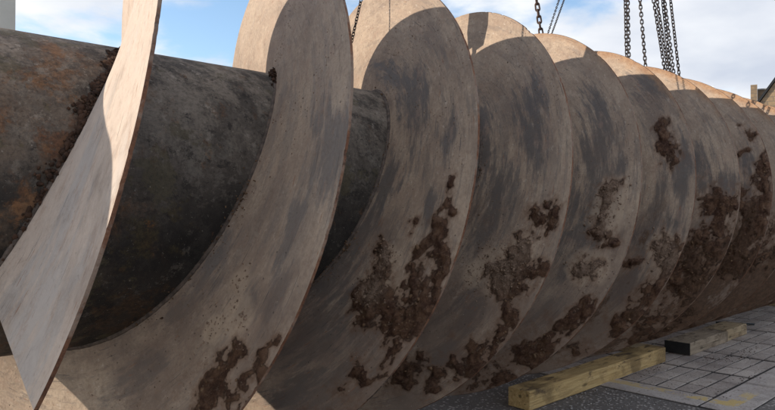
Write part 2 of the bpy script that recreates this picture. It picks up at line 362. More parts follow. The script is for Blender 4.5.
def mat_edging():
    t = NT('concrete_edging_with_worn_yellow_paint'); g = t.n('ShaderNodeNewGeometry').outputs['Position']
    x, y, z = t.sep(g)
    n = t.noise(g, 40, 6, 0.72); big = t.noise(g, 3, 5, 0.6)
    c = t.mix(t.ramp(big, 0.35, 0.7), (0.37, 0.314, 0.280), (0.46, 0.40, 0.36))
    c = t.mix(t.ramp(n, 0.5, 0.68, 0, 0.7), c, (0.54, 0.49, 0.455))
    c = t.mix(t.ramp(t.noise(g, 60, 6, 0.75), 0.53, 0.64, 0, 0.7), c, (0.11, 0.09, 0.08))
    c = t.mix(t.ramp(t.noise(g, 5, 8, 0.72), 0.50, 0.62, 0, 0.45), c, (0.15, 0.125, 0.11))
    # two legs of a worn painted line
    w = t.math('MULTIPLY', t.math('SUBTRACT', t.noise(g, 9, 5, 0.6), 0.5), 0.05)
    xx = t.math('ADD', x, w); yy = t.math('ADD', y, w)
    la = t.math('MULTIPLY', t.ramp(xx, PX0 - 0.155, PX0 - 0.145), t.ramp(xx, PX0 - 0.030, PX0 - 0.040))
    la = t.math('MULTIPLY', la, t.ramp(y, PY0 - 0.20, PY0 - 0.17))
    la = t.math('MULTIPLY', la, t.ramp(y, PY0 + 0.20, PY0 + 0.42, 1.0, 0.78))
    la = t.math('MULTIPLY', la, t.ramp(y, PY0 + 0.75, PY0 + 0.85, 1.0, 0.0))
    lb = t.math('MULTIPLY', t.ramp(yy, PY0 - 0.205, PY0 - 0.195), t.ramp(yy, PY0 - 0.095, PY0 - 0.105))
    lb = t.math('MULTIPLY', lb, t.ramp(x, PX0 - 0.13, PX0 - 0.10))
    lb = t.math('MULTIPLY', lb, t.ramp(x, PX0 + 0.05, PX0 + 0.40, 1.0, 0.62))
    ln = t.math('MAXIMUM', la, lb)
    wear = t.ramp(t.math('ADD', t.noise(g, 6, 4, 0.6), t.math('MULTIPLY', t.noise(g, 55, 5, 0.7), 0.75)), 0.72, 0.92)
    c = t.mix(t.math('MULTIPLY', ln, t.ramp(t.math('MULTIPLY', wear, ln), 0.60, 0.72)), c, t.mix(n, (0.46, 0.32, 0.12), (0.58, 0.43, 0.20)))
    return t.done(c, 0.9, t.bump(n, 0.7, 0.006), spec=0.25)
def mat_stone():
    t = NT('buff_coursed_stone'); v = t.obj()
    br = t.n('ShaderNodeTexBrick'); t.put(br.inputs['Vector'], t.map(v, (1, 1, 1), (0, 0, 0), (math.radians(90), 0, 0)))
    br.inputs['Scale'].default_value = 1.0; br.inputs['Brick Width'].default_value = 0.55; br.inputs['Row Height'].default_value = 0.26
    br.inputs['Mortar Size'].default_value = 0.016; br.inputs['Color1'].default_value = (0.36, 0.25, 0.15, 1)
    br.inputs['Color2'].default_value = (0.24, 0.175, 0.12, 1); br.inputs['Mortar'].default_value = (0.17, 0.14, 0.115, 1)
    n = t.noise(v, 7, 6, 0.7)
    c = t.mix(t.ramp(n, 0.4, 0.7, 0, 0.5), br.outputs[0], (0.18, 0.14, 0.10))
    return t.done(c, 0.9, t.bump(n, 0.5, 0.02), spec=0.2)

PX0, PY0 = 3.60 * R, -1.03 * R        # outer corner of the paved bay
M = dict(flight=mat_flight(), rim=mat_rim(), drum=mat_drum(),
         clod=mat_soil('drying_mud', (0.070, 0.039, 0.023), (0.155, 0.096, 0.058)),
         clod_dry=mat_soil('dried_silt_crumbs', (0.17, 0.115, 0.082), (0.22, 0.155, 0.113)),
         scale=mat_soil('rust_scale', (0.022, 0.013, 0.010), (0.062, 0.034, 0.022)),
         weld=mat_flat('weld_steel', (0.115, 0.085, 0.068), 0.8, 0.5, 30, bump=0.8),
         t1=mat_timber('fresh_sawn_timber', (0.41, 0.265, 0.110), (0.58, 0.400, 0.185), (0.17, 0.108, 0.050)),
         t2=mat_timber('weathered_grey_timber', (0.27, 0.202, 0.140), (0.37, 0.286, 0.205), (0.14, 0.098, 0.064)),
         t3=mat_timber('weathered_brown_timber', (0.32, 0.225, 0.13), (0.44, 0.33, 0.205), (0.16, 0.108, 0.062)),
         tar=mat_flat('black_tarred_end', (0.012, 0.011, 0.010), 0.85, 0.4, 20),
         asphalt=mat_asphalt(), paver=mat_paver(), edging=mat_edging(),
         joint=mat_flat('dark_joint_sand', (0.030, 0.023, 0.020), 0.95, 0.3, 20),
         chain=mat_flat('dark_chain_steel', (0.060, 0.046, 0.040), 0.5, 0.5, 25, 0.4),
         chain_rust=mat_flat('rusty_chain_steel', (0.085, 0.048, 0.034), 0.75, 0.5, 25, 0.1),
         gantry=mat_flat('gantry_paint', (0.20, 0.21, 0.20), 0.6, 0.25, 4),
         render=mat_flat('pale_grey_render', (0.47, 0.45, 0.41), 0.9, 0.06, 1.2),
         coping=mat_flat('grey_coping', (0.30, 0.29, 0.27), 0.9, 0.15, 3),
         yard=mat_flat('pale_concrete', (0.50, 0.46, 0.40), 0.9, 0.16, 1.5),
         stone=mat_stone(), slate=mat_flat('dark_slate', (0.05, 0.05, 0.055), 0.7, 0.3, 5),
         black=mat_flat('black_painted_board', (0.012, 0.012, 0.013), 0.5, 0.3, 5),
         glass=mat_flat('dark_window_glass', (0.02, 0.022, 0.026), 0.08, 0.1, 2, bump=0.02, spec=0.6),
         gravel=mat_soil('pale_grit', (0.17, 0.155, 0.145), (0.30, 0.275, 0.255)))

# ------------------------------------------------------------------ ground
g = mesh_obj('ground', [(-900, -900, 0), (900, -900, 0), (900, 900, 0), (-900, 900, 0)], [(0, 1, 2, 3)], M['asphalt']); g['kind'] = 'structure'
PX1, PY1 = PX0 + 12.5, 4.6
pv = mesh_obj('pavement', [(PX0 - 0.30, PY0 - 0.30, 0.004), (PX1, PY0 - 0.30, 0.004), (PX1, PY1, 0.004), (PX0 - 0.30, PY1, 0.004)], [(0, 1, 2, 3)], M['joint'])
pv['kind'] = 'structure'
SLX, SLY = 0.80 / 3, 0.1465
def slab_mesh(name, sx, sy, h, bev):
    bm = box_bm(sx, sy, h, 0, 0, h / 2, bev, 1)
    for v in bm.verts:
        if v.co.z > h * 0.7: v.co.z += random.uniform(-0.0012, 0.0006)
        v.co.x += random.uniform(-0.002, 0.002); v.co.y += random.uniform(-0.002, 0.002)
    me = bpy.data.meshes.new(name); bm.to_mesh(me); bm.free(); me.materials.append(M['paver']); return me
slabs = [slab_mesh('paving_block', 0.2545 - random.uniform(0.008, 0.014), SLY - random.uniform(0.012, 0.018), 0.0115, 0.002) for _ in range(6)]
NXB, NYB = 20, 15
def block_at(i, j):
    # wide joint after every second block, tight joint between the pair
    x = PX0 + 0.020 + 0.80 * (i // 3) + 0.2545 * (i % 3 + 0.5)
    return (x, PY0 + 0.012 + SLY * (j + 0.5), random.uniform(-0.004, 0.001))
for i in range(NXB):
    for j in range(NYB):
        ob = bpy.data.objects.new('paving_block', slabs[(i * 7 + j * 3) % 6]); COL.objects.link(ob); ob.parent = pv
        ob.location = block_at(i, j); ob.rotation_euler = (random.gauss(0, 0.007), random.gauss(0, 0.004), random.gauss(0, 0.010))
sv = np.array([v.co[:] for v in slabs[0].vertices]); sf = [list(p.vertices) for p in slabs[0].polygons]
rv, rf = [], []
for i in range(46):
    for j in range(41):
        if i < NXB and j < NYB: continue
        n0 = len(rv) * len(sv); rv.append(sv + np.array(block_at(i, j))); rf += [[n0 + q for q in p] for p in sf]
o_ = mesh_obj('paving_blocks', np.concatenate(rv), rf, M['paver'], pv); o_['kind'] = 'stuff'
# concrete edging stones round the bay
es = []
for L_ in (0.90,):
    bm = box_bm(L_ - 0.008, 0.285, 0.012, 0, 0, 0.006, 0.003, 1); me = bpy.data.meshes.new('edging_stone'); bm.to_mesh(me); bm.free(); me.materials.append(M['edging']); es.append(me)
for i in range(13):
    ob = bpy.data.objects.new('edging_stone', es[0]); COL.objects.link(ob); ob.parent = pv
    ob.location = (PX0 + 0.465 + i * 0.90 - 0.30 + 0.0, PY0 - 0.150, random.uniform(-0.002, 0.001))
for i in range(6):
    ob = bpy.data.objects.new('edging_stone', es[0]); COL.objects.link(ob); ob.parent = pv
    ob.location = (PX0 - 0.150, PY0 + 0.455 + i * 0.90, random.uniform(-0.002, 0.001)); ob.rotation_euler = (0, 0, math.pi / 2)

def crumbs(pos, size, nrm=None, seed=0, squash=0.7):
    """many small lumpy stones: (n,3) positions, (n,) sizes -> verts, tri faces"""
    r = np.random.default_rng(seed)
    bm = bmesh.new(); bmesh.ops.create_icosphere(bm, subdivisions=1, radius=1.0)
    bv = np.array([v.co[:] for v in bm.verts]); bf = np.array([[v.index for v in f.verts] for f in bm.faces]); bm.free()
    n = len(pos); V = np.repeat(bv[None], n, 0) * r.uniform(0.65, 1.25, (n, len(bv), 1))
    V *= r.uniform(0.6, 1.3, (n, 1, 3))
    a = r.uniform(0, 6.283, (n, 3))
    for ax in range(3):
        cs, sn = np.cos(a[:, ax])[:, None], np.sin(a[:, ax])[:, None]; i, j = (ax + 1) % 3, (ax + 2) % 3
        vi, vj = V[:, :, i].copy(), V[:, :, j].copy(); V[:, :, i] = cs * vi - sn * vj; V[:, :, j] = sn * vi + cs * vj
    V *= np.asarray(size)[:, None, None]
    if nrm is not None:
        d = (V * nrm[:, None, :]).sum(-1, keepdims=True); V -= d * nrm[:, None, :] * (1 - squash)
    else: V[:, :, 2] *= squash
    V += np.asarray(pos)[:, None, :]
    F = bf[None] + (np.arange(n) * len(bv))[:, None, None]
    return V.reshape(-1, 3), F.reshape(-1, 3)

# loose grit on the asphalt, dirt crumbs on the paving
n = 2600
gp = np.stack([rng.uniform(0.6 * R, PX0 + 0.1, n), rng.uniform(-1.6 * R, 0.9 * R, n), np.full(n, 0.002)], 1)
gp[:, 0] = np.where(gp[:, 0] > PX0 - 0.31, gp[:, 0] - 0.5, gp[:, 0])
sz = rng.uniform(0.003, 0.0085, n)
v_, f_ = crumbs(gp, sz, None, 3)
o_ = mesh_obj('gravel', v_, f_, M['gravel']); o_['kind'] = 'stuff'; o_['label'] = 'pale loose grit scattered over the dark asphalt beside the timber'; o_['category'] = 'gravel'
n = 700
gp = np.stack([rng.uniform(PX0 - 0.2, PX0 + 4.5, n), rng.uniform(PY0 - 0.1, 0.2, n), np.full(n, 0.012)], 1)
hot = [(4.18, -1.02), (3.95, -.56), (4.6, -.72), (4.5, -.66), (4.72, -.80), (5.0, -.75)]
for i in range(260):
    h = hot[i % len(hot)]; gp[i, 0] = h[0] * R + rng.normal(0, 0.12); gp[i, 1] = h[1] * R + rng.normal(0, 0.035)
sz = rng.uniform(0.002, 0.006, n); sz[:260] = rng.uniform(0.002, 0.0065, 260)
v_, f_ = crumbs(gp, sz, None, 4, 0.5)
o_ = mesh_obj('mud_crumbs', v_, f_, M['scale']); o_['kind'] = 'stuff'; o_['label'] = 'dark mud crumbs dropped on the grey paving'; o_['category'] = 'mud'

# pale concrete yard on the sunny side, behind the screw
ap = mesh_obj('concrete_yard', [(-60, 4.7, 0.006), (90, 4.7, 0.006), (90, 40, 0.006), (-60, 40, 0.006)], [(0, 1, 2, 3)], M['yard']); ap['kind'] = 'structure'
ap = mesh_obj('concrete_yard', [(-60, -14, 0.006), (-0.9, -14, 0.006), (-0.9, 4.69, 0.006), (-60, 4.69, 0.006)], [(0, 1, 2, 3)], M['yard']); ap['kind'] = 'structure'
# ------------------------------------------------------------------ the screw
screw = empty('archimedes_screw', (0, 0, 0))
tag(screw, 'huge rusty Archimedes screw lying on its side, grey blades caked with mud', 'screw')
OFF = {-1: -.009, 0: -.014, 1: -.014, 2: -.009, 3: -.039, 4: -.039, 5: -.019, 6: .001, 7: .055, 8: .061}
def off(k): return OFF.get(k, 0.061) * R
MUD = {2: [(-32.8, 0.842, 0.031), (-30.0, 0.878, 0.025), (-39.5, 0.874, 0.046), (-37.1, 0.861, 0.026), (-25.2, 0.984, 0.022), (-29.1, 0.979, 0.024), (-33.5, 0.982, 0.025), (-38.0, 0.968, 0.022)],
3: [(-28.4, 0.718, 0.054), (-27.1, 0.785, 0.06), (-21.4, 0.752, 0.032), (-17.7, 0.721, 0.025), (-28.8, 0.881, 0.058), (-26.7, 0.932, 0.04), (-17.9, 0.852, 0.031), (-21.5, 0.891, 0.027), (1.3, 0.922, 0.024), (-2.3, 0.919, 0.024), (-9.2, 0.895, 0.038), (-12.2, 0.872, 0.027), (-14.3, 0.931, 0.027), (-18.7, 0.953, 0.03), (-23.9, 0.947, 0.034), (-29.6, 0.948, 0.037), (-41.3, 0.912, 0.035), (-35.5, 0.948, 0.034), (-41.1, 0.975, 0.027)],
4: [(-2.9, 0.897, 0.02), (-5.3, 0.926, 0.028), (-12.0, 0.897, 0.036), (-15.5, 0.883, 0.048), (-21.6, 0.864, 0.049), (-25.9, 0.866, 0.041), (-18.7, 0.914, 0.036), (-24.4, 0.783, 0.021), (-15.8, 0.954, 0.028), (-23.8, 0.949, 0.036), (-30.6, 0.953, 0.044), (-37.5, 0.948, 0.04), (-42.9, 0.93, 0.041), (-48.9, 0.926, 0.037), (-64.3, 0.837, 0.039), (-60.0, 0.816, 0.034), (-56.0, 0.925, 0.034)],
5: [(-22.0, 0.844, 0.047), (-21.4, 0.905, 0.037), (-25.1, 0.816, 0.028), (1.2, 0.866, 0.038), (-5.1, 0.854, 0.038), (-9.1, 0.921, 0.028), (-39.4, 0.975, 0.042), (-47.4, 0.967, 0.038), (-33.4, 0.974, 0.032), (-51.4, 0.922, 0.038), (-62.8, 0.962, 0.039)],
6: [(-21.4, 0.779, 0.038), (-15.9, 0.9, 0.042), (-18.6, 0.946, 0.047), (25.1, 0.917, 0.044), (20.8, 0.903, 0.038), (18.5, 0.872, 0.033), (-28.1, 0.991, 0.047), (-34.5, 0.969, 0.047), (-42.4, 0.957, 0.048), (-13.6, 0.991, 0.026)],
7: [(5.0, 0.81, 0.042), (-1.4, 0.881, 0.071), (-1.3, 0.958, 0.058), (-7.8, 0.899, 0.053), (-13.8, 0.835, 0.054), (-15.4, 0.96, 0.07), (-24.3, 0.911, 0.07), (-33.0, 0.907, 0.071)],
8: [(11.8, 0.968, 0.059), (5.1, 0.914, 0.066), (-1.1, 0.966, 0.071), (-5.4, 0.887, 0.065), (-10.5, 0.978, 0.064), (-17.6, 0.915, 0.071), (-26.1, 0.885, 0.072), (24.8, 0.855, 0.027), (30.2, 0.976, 0.027)]}
DRY = {5: [(-22, .844, .07), (-21, .9, .06), (1, .866, .07), (-6, .86, .07)], 6: [(-16, .9, .06), (-18.6, .946, .06)], 4: [(-22, .80, .09), (-14, .86, .05), (-26, .72, .05)],
       3: [(-26.5, .74, .05), (-18, .72, .04)], 2: [(-27, .79, .05), (-22, .72, .035), (-33, .74, .035)]}
SCOUR = {1: [(0, .72, .10, .022), (-10, .74, .12, .026), (-22, .78, .10, .030), (-28, .90, .06, .03), (-24, .66, .05, .02), (-18, .92, .07, .018)],
2: [(6.1, 0.941, 0.063, 0.03), (2.1, 0.925, 0.039, 0.031), (-22.6, 0.587, 0.045, 0.019), (-31.5, 0.581, 0.045, 0.017), (-37.7, 0.576, 0.029, 0.012), (-7.6, 0.845, 0.049, 0.019), (-22.6, 0.816, 0.027, 0.017), (16.5, 0.861, 0.047, 0.017), (-56.3, 0.667, 0.049, 0.016), (-17.9, 0.903, 0.032, 0.012)],
3: [(-20, 0.56, 0.14, 0.022), (-36.1, 0.569, 0.075, 0.026), (-46.1, 0.71, 0.073, 0.035), (-47.5, 0.867, 0.076, 0.033), (-58.7, 0.815, 0.058, 0.025), (61.8, 0.621, 0.14, 0.018), (33.6, 0.694, 0.099, 0.022), (15.6, 0.866, 0.048, 0.018), (2.3, 0.565, 0.072, 0.022), (-5.0, 0.832, 0.034, 0.019), (-37.3, 0.816, 0.042, 0.02)],
4: [(33.6, 0.547, 0.114, 0.031), (21.7, 0.818, 0.1, 0.028), (-6.6, 0.654, 0.09, 0.032), (2.5, 0.723, 0.06, 0.026), (-33.6, 0.774, 0.056, 0.018), (-40.7, 0.816, 0.057, 0.022), (28.6, 0.887, 0.054, 0.018), (-48.3, 0.855, 0.051, 0.021)],
5: [(24.8, 0.825, 0.115, 0.03), (13.1, 0.751, 0.084, 0.026), (8.5, 0.867, 0.049, 0.025), (-9.2, 0.693, 0.074, 0.043), (-14.2, 0.796, 0.054, 0.031), (-2.0, 0.813, 0.066, 0.026), (-23.9, 0.746, 0.045, 0.021), (-39.2, 0.836, 0.046, 0.024)],
6: [(44.2, 0.91, 0.073, 0.027), (41.2, 0.963, 0.049, 0.021), (12.8, 0.963, 0.067, 0.021), (6.6, 0.926, 0.054, 0.021), (-1.8, 0.809, 0.085, 0.027), (-13.4, 0.801, 0.051, 0.022), (-4.9, 0.925, 0.052, 0.021), (-32.4, 0.844, 0.05, 0.021)],
7: [(7.3, 0.907, 0.043, 0.039), (4.2, 0.918, 0.036, 0.028), (16.7, 0.789, 0.066, 0.024), (-22.8, 0.823, 0.056, 0.023), (-5.6, 0.829, 0.047, 0.017)],
8: [(16.7, 0.875, 0.057, 0.018), (3, 0.83, 0.05, 0.02)]}
TH = 0.0135      # plate thickness

def flight_point(b, Th, r, dx=0.0):
    m = Th / (2 * np.pi); i0 = np.floor(m).astype(int)
    o0 = np.array([off(b + 3 * k) for k in range(-3, 12)])
    w = m - i0; ofs = o0[i0 + 3] * (1 - w) + o0[np.clip(i0 + 4, 0, 14)] * w
    # spline-like hold near the middle of each turn so the near side keeps its own offset
    x = X0 + b * P + LEAD * m + ofs + dx
    return np.stack([x, -r * np.cos(Th), AX + r * np.sin(Th)], -1)

clod_pos, clod_n, clod_s, clod_dry = [], [], [], []
def build_flight(b):
    T0 = (XS - X0 - b * P) / LEAD * 2 * np.pi - off(b) / LEAD * 2 * np.pi
    T1 = (XE - X0 - b * P) / LEAD * 2 * np.pi
    ts = [T0]
    while ts[-1] < T1:
        d = (math.degrees(ts[-1]) + 180) % 360 - 180
        x = X0 + b * P + LEAD * ts[-1] / (2 * np.pi)
        near = -115 < d < 125
        st = (0.45 if x < 3.2 * R else (0.6 if x < 5.2 * R else 1.2)) if near else 3.0
        ts.append(ts[-1] + math.radians(st))
    T = np.array(ts); nt = len(T); nr = 72
    rr = np.linspace(RD - 0.004, R, nr)
    TT, RR = np.meshgrid(T, rr, indexing='ij')
    turn = np.round(TT / (2 * np.pi)); th = TT - turn * 2 * np.pi; k = (b + 3 * turn).astype(int)
    thd = np.degrees(th)
    p = flight_point(b, TT.ravel(), RR.ravel()).reshape(nt, nr, 3)
    # unit normal on the camera side (towards -x)
    lp = LEAD / (2 * np.pi)
    dT = np.stack([np.full_like(TT, lp), RR * np.sin(TT), RR * np.cos(TT)], -1)
    dr = np.stack([np.zeros_like(TT), -np.cos(TT), np.sin(TT)], -1)
    nn = np.cross(dT, dr); nn /= np.linalg.norm(nn, axis=-1, keepdims=True)
    nn *= np.where(nn[..., :1] > 0, -1, 1)
    # --- mud
    arc = TT * R * 0.8
    q = np.stack([arc, RR, k * 3.7], -1).reshape(-1, 3)
    nz = fbm(q * 9, 5, 3, 0.6).reshape(nt, nr); nzb = fbm(q * np.array([3.0, 4.0, 1]), 4, 8).reshape(nt, nr)
    wa = (fbm(q * 5.5, 4, 51, 0.62).reshape(nt, nr) - 0.5) * 0.30; wr = (fbm(q * 5.5, 4, 71, 0.62).reshape(nt, nr) - 0.5) * 0.26
    nz2 = fbm(q * np.array([22., 28., 1]), 5, 91, 0.68).reshape(nt, nr)
    mud = np.zeros((nt, nr)); dry = np.zeros((nt, nr)); scour = np.zeros((nt, nr))
    for kk in np.unique(k):
        sel = k == kk
        for (a, r0, s) in MUD.get(int(kk), []):
            d = np.hypot(((thd[sel] - a) * math.pi / 180 * r0 + wa[sel]) * 0.8, RR[sel] / R - r0 + wr[sel]) / (s * 0.92)
            mud[sel] = np.maximum(mud[sel], 0.92 * np.exp(-0.45 * d ** 2))
        for (a, r0, sa, sr) in SCOUR.get(int(kk), []):
            d = np.hypot(((thd[sel] - a) * math.pi / 180 * r0 + wa[sel] * 0.45) / (sa * 2.1), (RR[sel] / R - r0 + wr[sel] * 0.30) / (sr * 2.7))
            scour[sel] = np.maximum(scour[sel], np.exp(-0.55 * d ** 2))
        for (a, r0, s) in DRY.get(int(kk), []):
            d = np.hypot((thd[sel] - a) * math.pi / 180 * r0, RR[sel] / R - r0) / s
            dry[sel] = np.maximum(dry[sel], np.exp(-0.7 * d ** 3))
    # natural film of mud towards the lower, outer part: heavier further along the screw
    low = np.clip((-thd - 18) / 45, 0, 1) * (thd > -150)
    far = np.clip((k - 2) / 5.0, 0.12, 1)
    outer = np.clip((RR / R - 0.60) / 0.36, 0.1, 1)
    film = low * outer * (0.20 + 0.40 * far) * np.clip((nzb - 0.34) / 0.28, 0, 1)
    film = np.maximum(film, np.where((k >= 7), np.clip((14 - thd) / 40, 0, 1) * (thd > -150) * np.clip((nzb - 0.42) / 0.2, 0, 1) * 0.56, 0))
    mud = np.maximum(mud, np.minimum(film, 0.68))
    mud = mud + (nz2 - 0.5) * 1.3 * np.clip(mud / 0.3, 0, 1)
    mask = np.clip((mud + (nz - 0.5) * 0.4 - 0.44) / 0.2, 0, 1)
    lump = fbm(q * 26, 4, 21, 0.6).reshape(nt, nr)
    strong = np.clip((mud - 0.55) / 0.4, 0, 1)
    hgt = mask * (0.001 + 0.050 * strong * np.clip(lump - 0.25, 0, 1) + 0.003 * lump)
    wob = (fbm(q * np.array([1.1, 1.4, 1]), 3, 5).reshape(nt, nr) - 0.5) * 0.005 * np.clip((RR - RD) / 0.2, 0, 1)
    edge = np.clip((R - RR) / 0.02, 0, 1)
    front = p + nn * (TH / 2 + wob + hgt * edge)[..., None]
    # rim: slightly chewed
    chew = (fbm(np.stack([T * R * 6, T * 0, T * 0 + b], -1), 4, 2, 0.6) - 0.5) * 0.003
    nick = fbm(np.stack([T * R * 19, T * 0 + 3.3, T * 0 + b], -1), 3, 14, 0.6); chew = chew - np.clip(nick - 0.68, 0, 1) * 0.03
    rdir = np.stack([np.zeros(nt), -np.cos(T), np.sin(T)], -1)
    front[:, -1] += rdir * chew[:, None]; front[:, -2] += rdir * chew[:, None] * 0.3
    nb = 7
    bi = np.linspace(0, nr - 1, nb).astype(int)
    back = p[:, bi] - nn[:, bi] * (TH / 2 - wob[:, bi])[..., None]
    back[:, -1] += rdir * chew[:, None]
    V = np.concatenate([front.reshape(-1, 3), back.reshape(-1, 3)])
    def grid(n0, a, c, flip):
        i, j = np.meshgrid(np.arange(a - 1), np.arange(c - 1), indexing='ij'); v0 = n0 + i * c + j
        f = np.stack([v0, v0 + 1, v0 + c + 1, v0 + c], -1).reshape(-1, 4)
        return f[:, ::-1] if flip else f
    nf = nt * nr
    F = np.concatenate([grid(0, nt, nr, False), grid(nf, nt, nb, True)])
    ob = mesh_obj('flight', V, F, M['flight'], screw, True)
    def both(a): return np.concatenate([a.ravel(), a[:, bi].ravel()])
    attr(ob, 'arc', both(arc)); attr(ob, 'rad', both(RR)); attr(ob, 'mud', np.concatenate([mud.ravel(), mud[:, bi].ravel() * 0.5]))
    attr(ob, 'turn', both(k.astype(float))); attr(ob, 'dry', both(dry))
    rus = np.clip((k - 2.5) / 3.5, 0, 1) * np.clip((thd - 5) / 50, 0.12, 1) * 0.9 + 0.1; attr(ob, 'rusty', both(rus))
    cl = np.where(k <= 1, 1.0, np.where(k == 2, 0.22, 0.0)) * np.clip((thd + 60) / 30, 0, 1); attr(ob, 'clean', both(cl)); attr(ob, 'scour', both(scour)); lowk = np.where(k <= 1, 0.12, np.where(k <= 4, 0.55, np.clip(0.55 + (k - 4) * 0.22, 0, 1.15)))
    attr(ob, 'wash', both(np.clip((10 - thd) / 60, 0, 1) * np.clip((thd + np.where(k <= 4, 76, 98)) / 14, 0, 1) * lowk)); attr(ob, 'deep', both(np.clip((k - 5.0) / 3.0, 0, 1) * np.clip((12 - thd) / 45, 0, 1))); attr(ob, 'wear', both(np.clip(0.28 + (75 - thd) / 60, 0.25, 1)))  # lower blades darkened: mud stain plus painted shade, stronger on far blades
    # rim strip (plate edge)
    j = np.arange(nt - 1)
    E1 = front[:, -1]; E2 = back[:, -1]; mid = (E1 + E2) / 2 + rdir * 0.0025
    Vr = np.concatenate([E1, mid, E2]); Fr = np.concatenate([np.stack([j, j + 1, j + 1 + nt, j + nt], 1), np.stack([j + nt, j + 1 + nt, j + 1 + 2 * nt, j + 2 * nt], 1)])
    # close the two radial ends
    e0 = list(range(0)); ends_v, ends_f = [], []
    n0 = 3 * nt
    for idx in (0, nt - 1):
        a = front[idx, bi]; c = back[idx]
        base = n0 + len(ends_v); ends_v += list(a) + list(c)
        for s_ in range(nb - 1): ends_f.append((base + s_, base + s_ + 1, base + nb + s_ + 1, base + nb + s_))
    Vr = np.concatenate([Vr, np.array(ends_v)]); Fr = np.concatenate([Fr, np.array(ends_f)])
    mesh_obj('plate_edge', Vr, Fr, M['rim'], ob, True)
    # weld bead where flight meets drum, both sides
    wv, wf = [], []
    sg = 6; st = 2
    Ti = T[::st]
    for side in (-1, 1):
        base = len(wv) and sum(len(x) for x in wv) or 0
        rad_ = 0.011 + 0.005 * fbm(np.stack([Ti * 60, Ti * 0, Ti * 0 + side], -1), 2, 4)
        cpt = flight_point(b, Ti, np.full(len(Ti), RD + 0.001)) + np.stack([np.full(len(Ti), side * (TH / 2 + 0.002)), Ti * 0, Ti * 0], -1)
        up = np.stack([Ti * 0, -np.cos(Ti), np.sin(Ti)], -1); ex = np.array([1.0, 0, 0])
        ring = np.stack([cpt + (up * math.cos(a) + ex * math.sin(a)) * rad_[:, None] for a in np.linspace(0, 2 * math.pi, sg, endpoint=False)], 1)
        wv.append(ring.reshape(-1, 3)); i, jj = np.meshgrid(np.arange(len(Ti) - 1), np.arange(sg), indexing='ij')
        v0 = base + i * sg + jj; v1 = base + i * sg + (jj + 1) % sg
        wf.append(np.stack([v0, v1, v1 + sg, v0 + sg], -1).reshape(-1, 4))
    mesh_obj('weld_seam', np.concatenate(wv), np.concatenate(wf), M['weld'], ob, True)
    # crumbs of mud standing on the thick patches
    pr = (mask * (0.25 + strong) * (np.abs(thd) < 110) * (k <= 8)).ravel(); pr *= (lump.ravel() > 0.42)
    pr *= (RR.ravel() < R - 0.02)
    pr[np.repeat((np.degrees(T) % 360 > 125) & (np.degrees(T) % 360 < 245), nr)] = 0
    if pr.sum() > 0:
        nsel = int(min(2200, pr.sum() * 0.09)); idx = np.random.default_rng(40 + b).choice(len(pr), nsel, False, pr / pr.sum())
        r2 = np.random.default_rng(60 + b)
        clod_pos.append(front.reshape(-1, 3)[idx] + r2.normal(0, 0.003, (nsel, 3))); clod_n.append(nn.reshape(-1, 3)[idx])
        clod_s.append(np.clip(r2.lognormal(-5.15, 0.45, nsel), 0.0025, 0.017)); clod_dry.append(dry.ravel()[idx] > 0.4)
    # crumbly clusters on the dried silt
    pw_ = (dry * np.clip(lump - 0.35, 0, 1) * (RR < R - 0.015)).ravel()
    if pw_.sum() > 0:
        r4 = np.random.default_rng(140 + b); nd = 420; idx = r4.choice(len(pw_), nd, False, pw_ / pw_.sum())
        clod_pos.append(front.reshape(-1, 3)[idx] + r4.normal(0, 0.002, (nd, 3))); clod_n.append(nn.reshape(-1, 3)[idx]); clod_s.append(np.clip(r4.lognormal(-5.55, 0.45, nd), 0.002, 0.010)); clod_dry.append(np.ones(nd, bool))
    # thin dry crumbs sprinkled on the silt
    nd = 800; near_i = np.where((np.abs(thd).ravel() < 75) & (k.ravel() <= 6) & (k.ravel() > 1) & (RR.ravel() < R - 0.02) & (nzb.ravel() > 0.52))[0]
    idx = np.random.default_rng(80 + b).choice(near_i, nd, False)
    clod_pos.append(front.reshape(-1, 3)[idx]); clod_n.append(nn.reshape(-1, 3)[idx])
    clod_s.append(np.random.default_rng(90 + b).uniform(0.0015, 0.0045, nd)); clod_dry.append(np.ones(nd, bool))
    return ob
for b in (1, 0, -1): build_flight(b)
cp, cn, cs, cd = np.concatenate(clod_pos), np.concatenate(clod_n), np.concatenate(clod_s), np.concatenate(clod_dry)
for nm, mk, s in (('mud_clods', 'clod', ~cd), ('silt_crumbs', 'clod_dry', cd)):
    v_, f_ = crumbs(cp[s], cs[s], cn[s], 11, 0.8); o_ = mesh_obj(nm, v_, f_, M[mk], screw); o_['kind'] = 'stuff'

# drum, end plates, shaft stubs
def lathe_x(prof, seg, noise=0.0):
    a = np.linspace(0, 2 * np.pi, seg, endpoint=False); pr = np.array(prof)
    V = np.stack([np.repeat(pr[:, 0][:, None], seg, 1), -np.cos(a)[None] * pr[:, 1][:, None], np.sin(a)[None] * pr[:, 1][:, None]], -1)
    if noise:
        q = V.reshape(-1, 3); nz = (fbm(q * 2.2, 4, 31) - 0.5) * noise
        rad = np.linalg.norm(V[..., 1:], axis=-1, keepdims=True); V[..., 1:] *= 1 + nz.reshape(len(pr), seg, 1) / np.maximum(rad, 0.05)
    i, j = np.meshgrid(np.arange(len(pr) - 1), np.arange(seg), indexing='ij'); j2 = (j + 1) % seg
    F = np.stack([i * seg + j, (i + 1) * seg + j, (i + 1) * seg + j2, i * seg + j2], -1).reshape(-1, 4)
    return V.reshape(-1, 3), F
DX0, DX1 = -0.10 * R, 9.75 * R
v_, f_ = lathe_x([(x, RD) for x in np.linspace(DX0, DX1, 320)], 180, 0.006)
dr = mesh_obj('drum', v_, f_, M['drum'], screw, True); dr.location = (0, 0, AX)
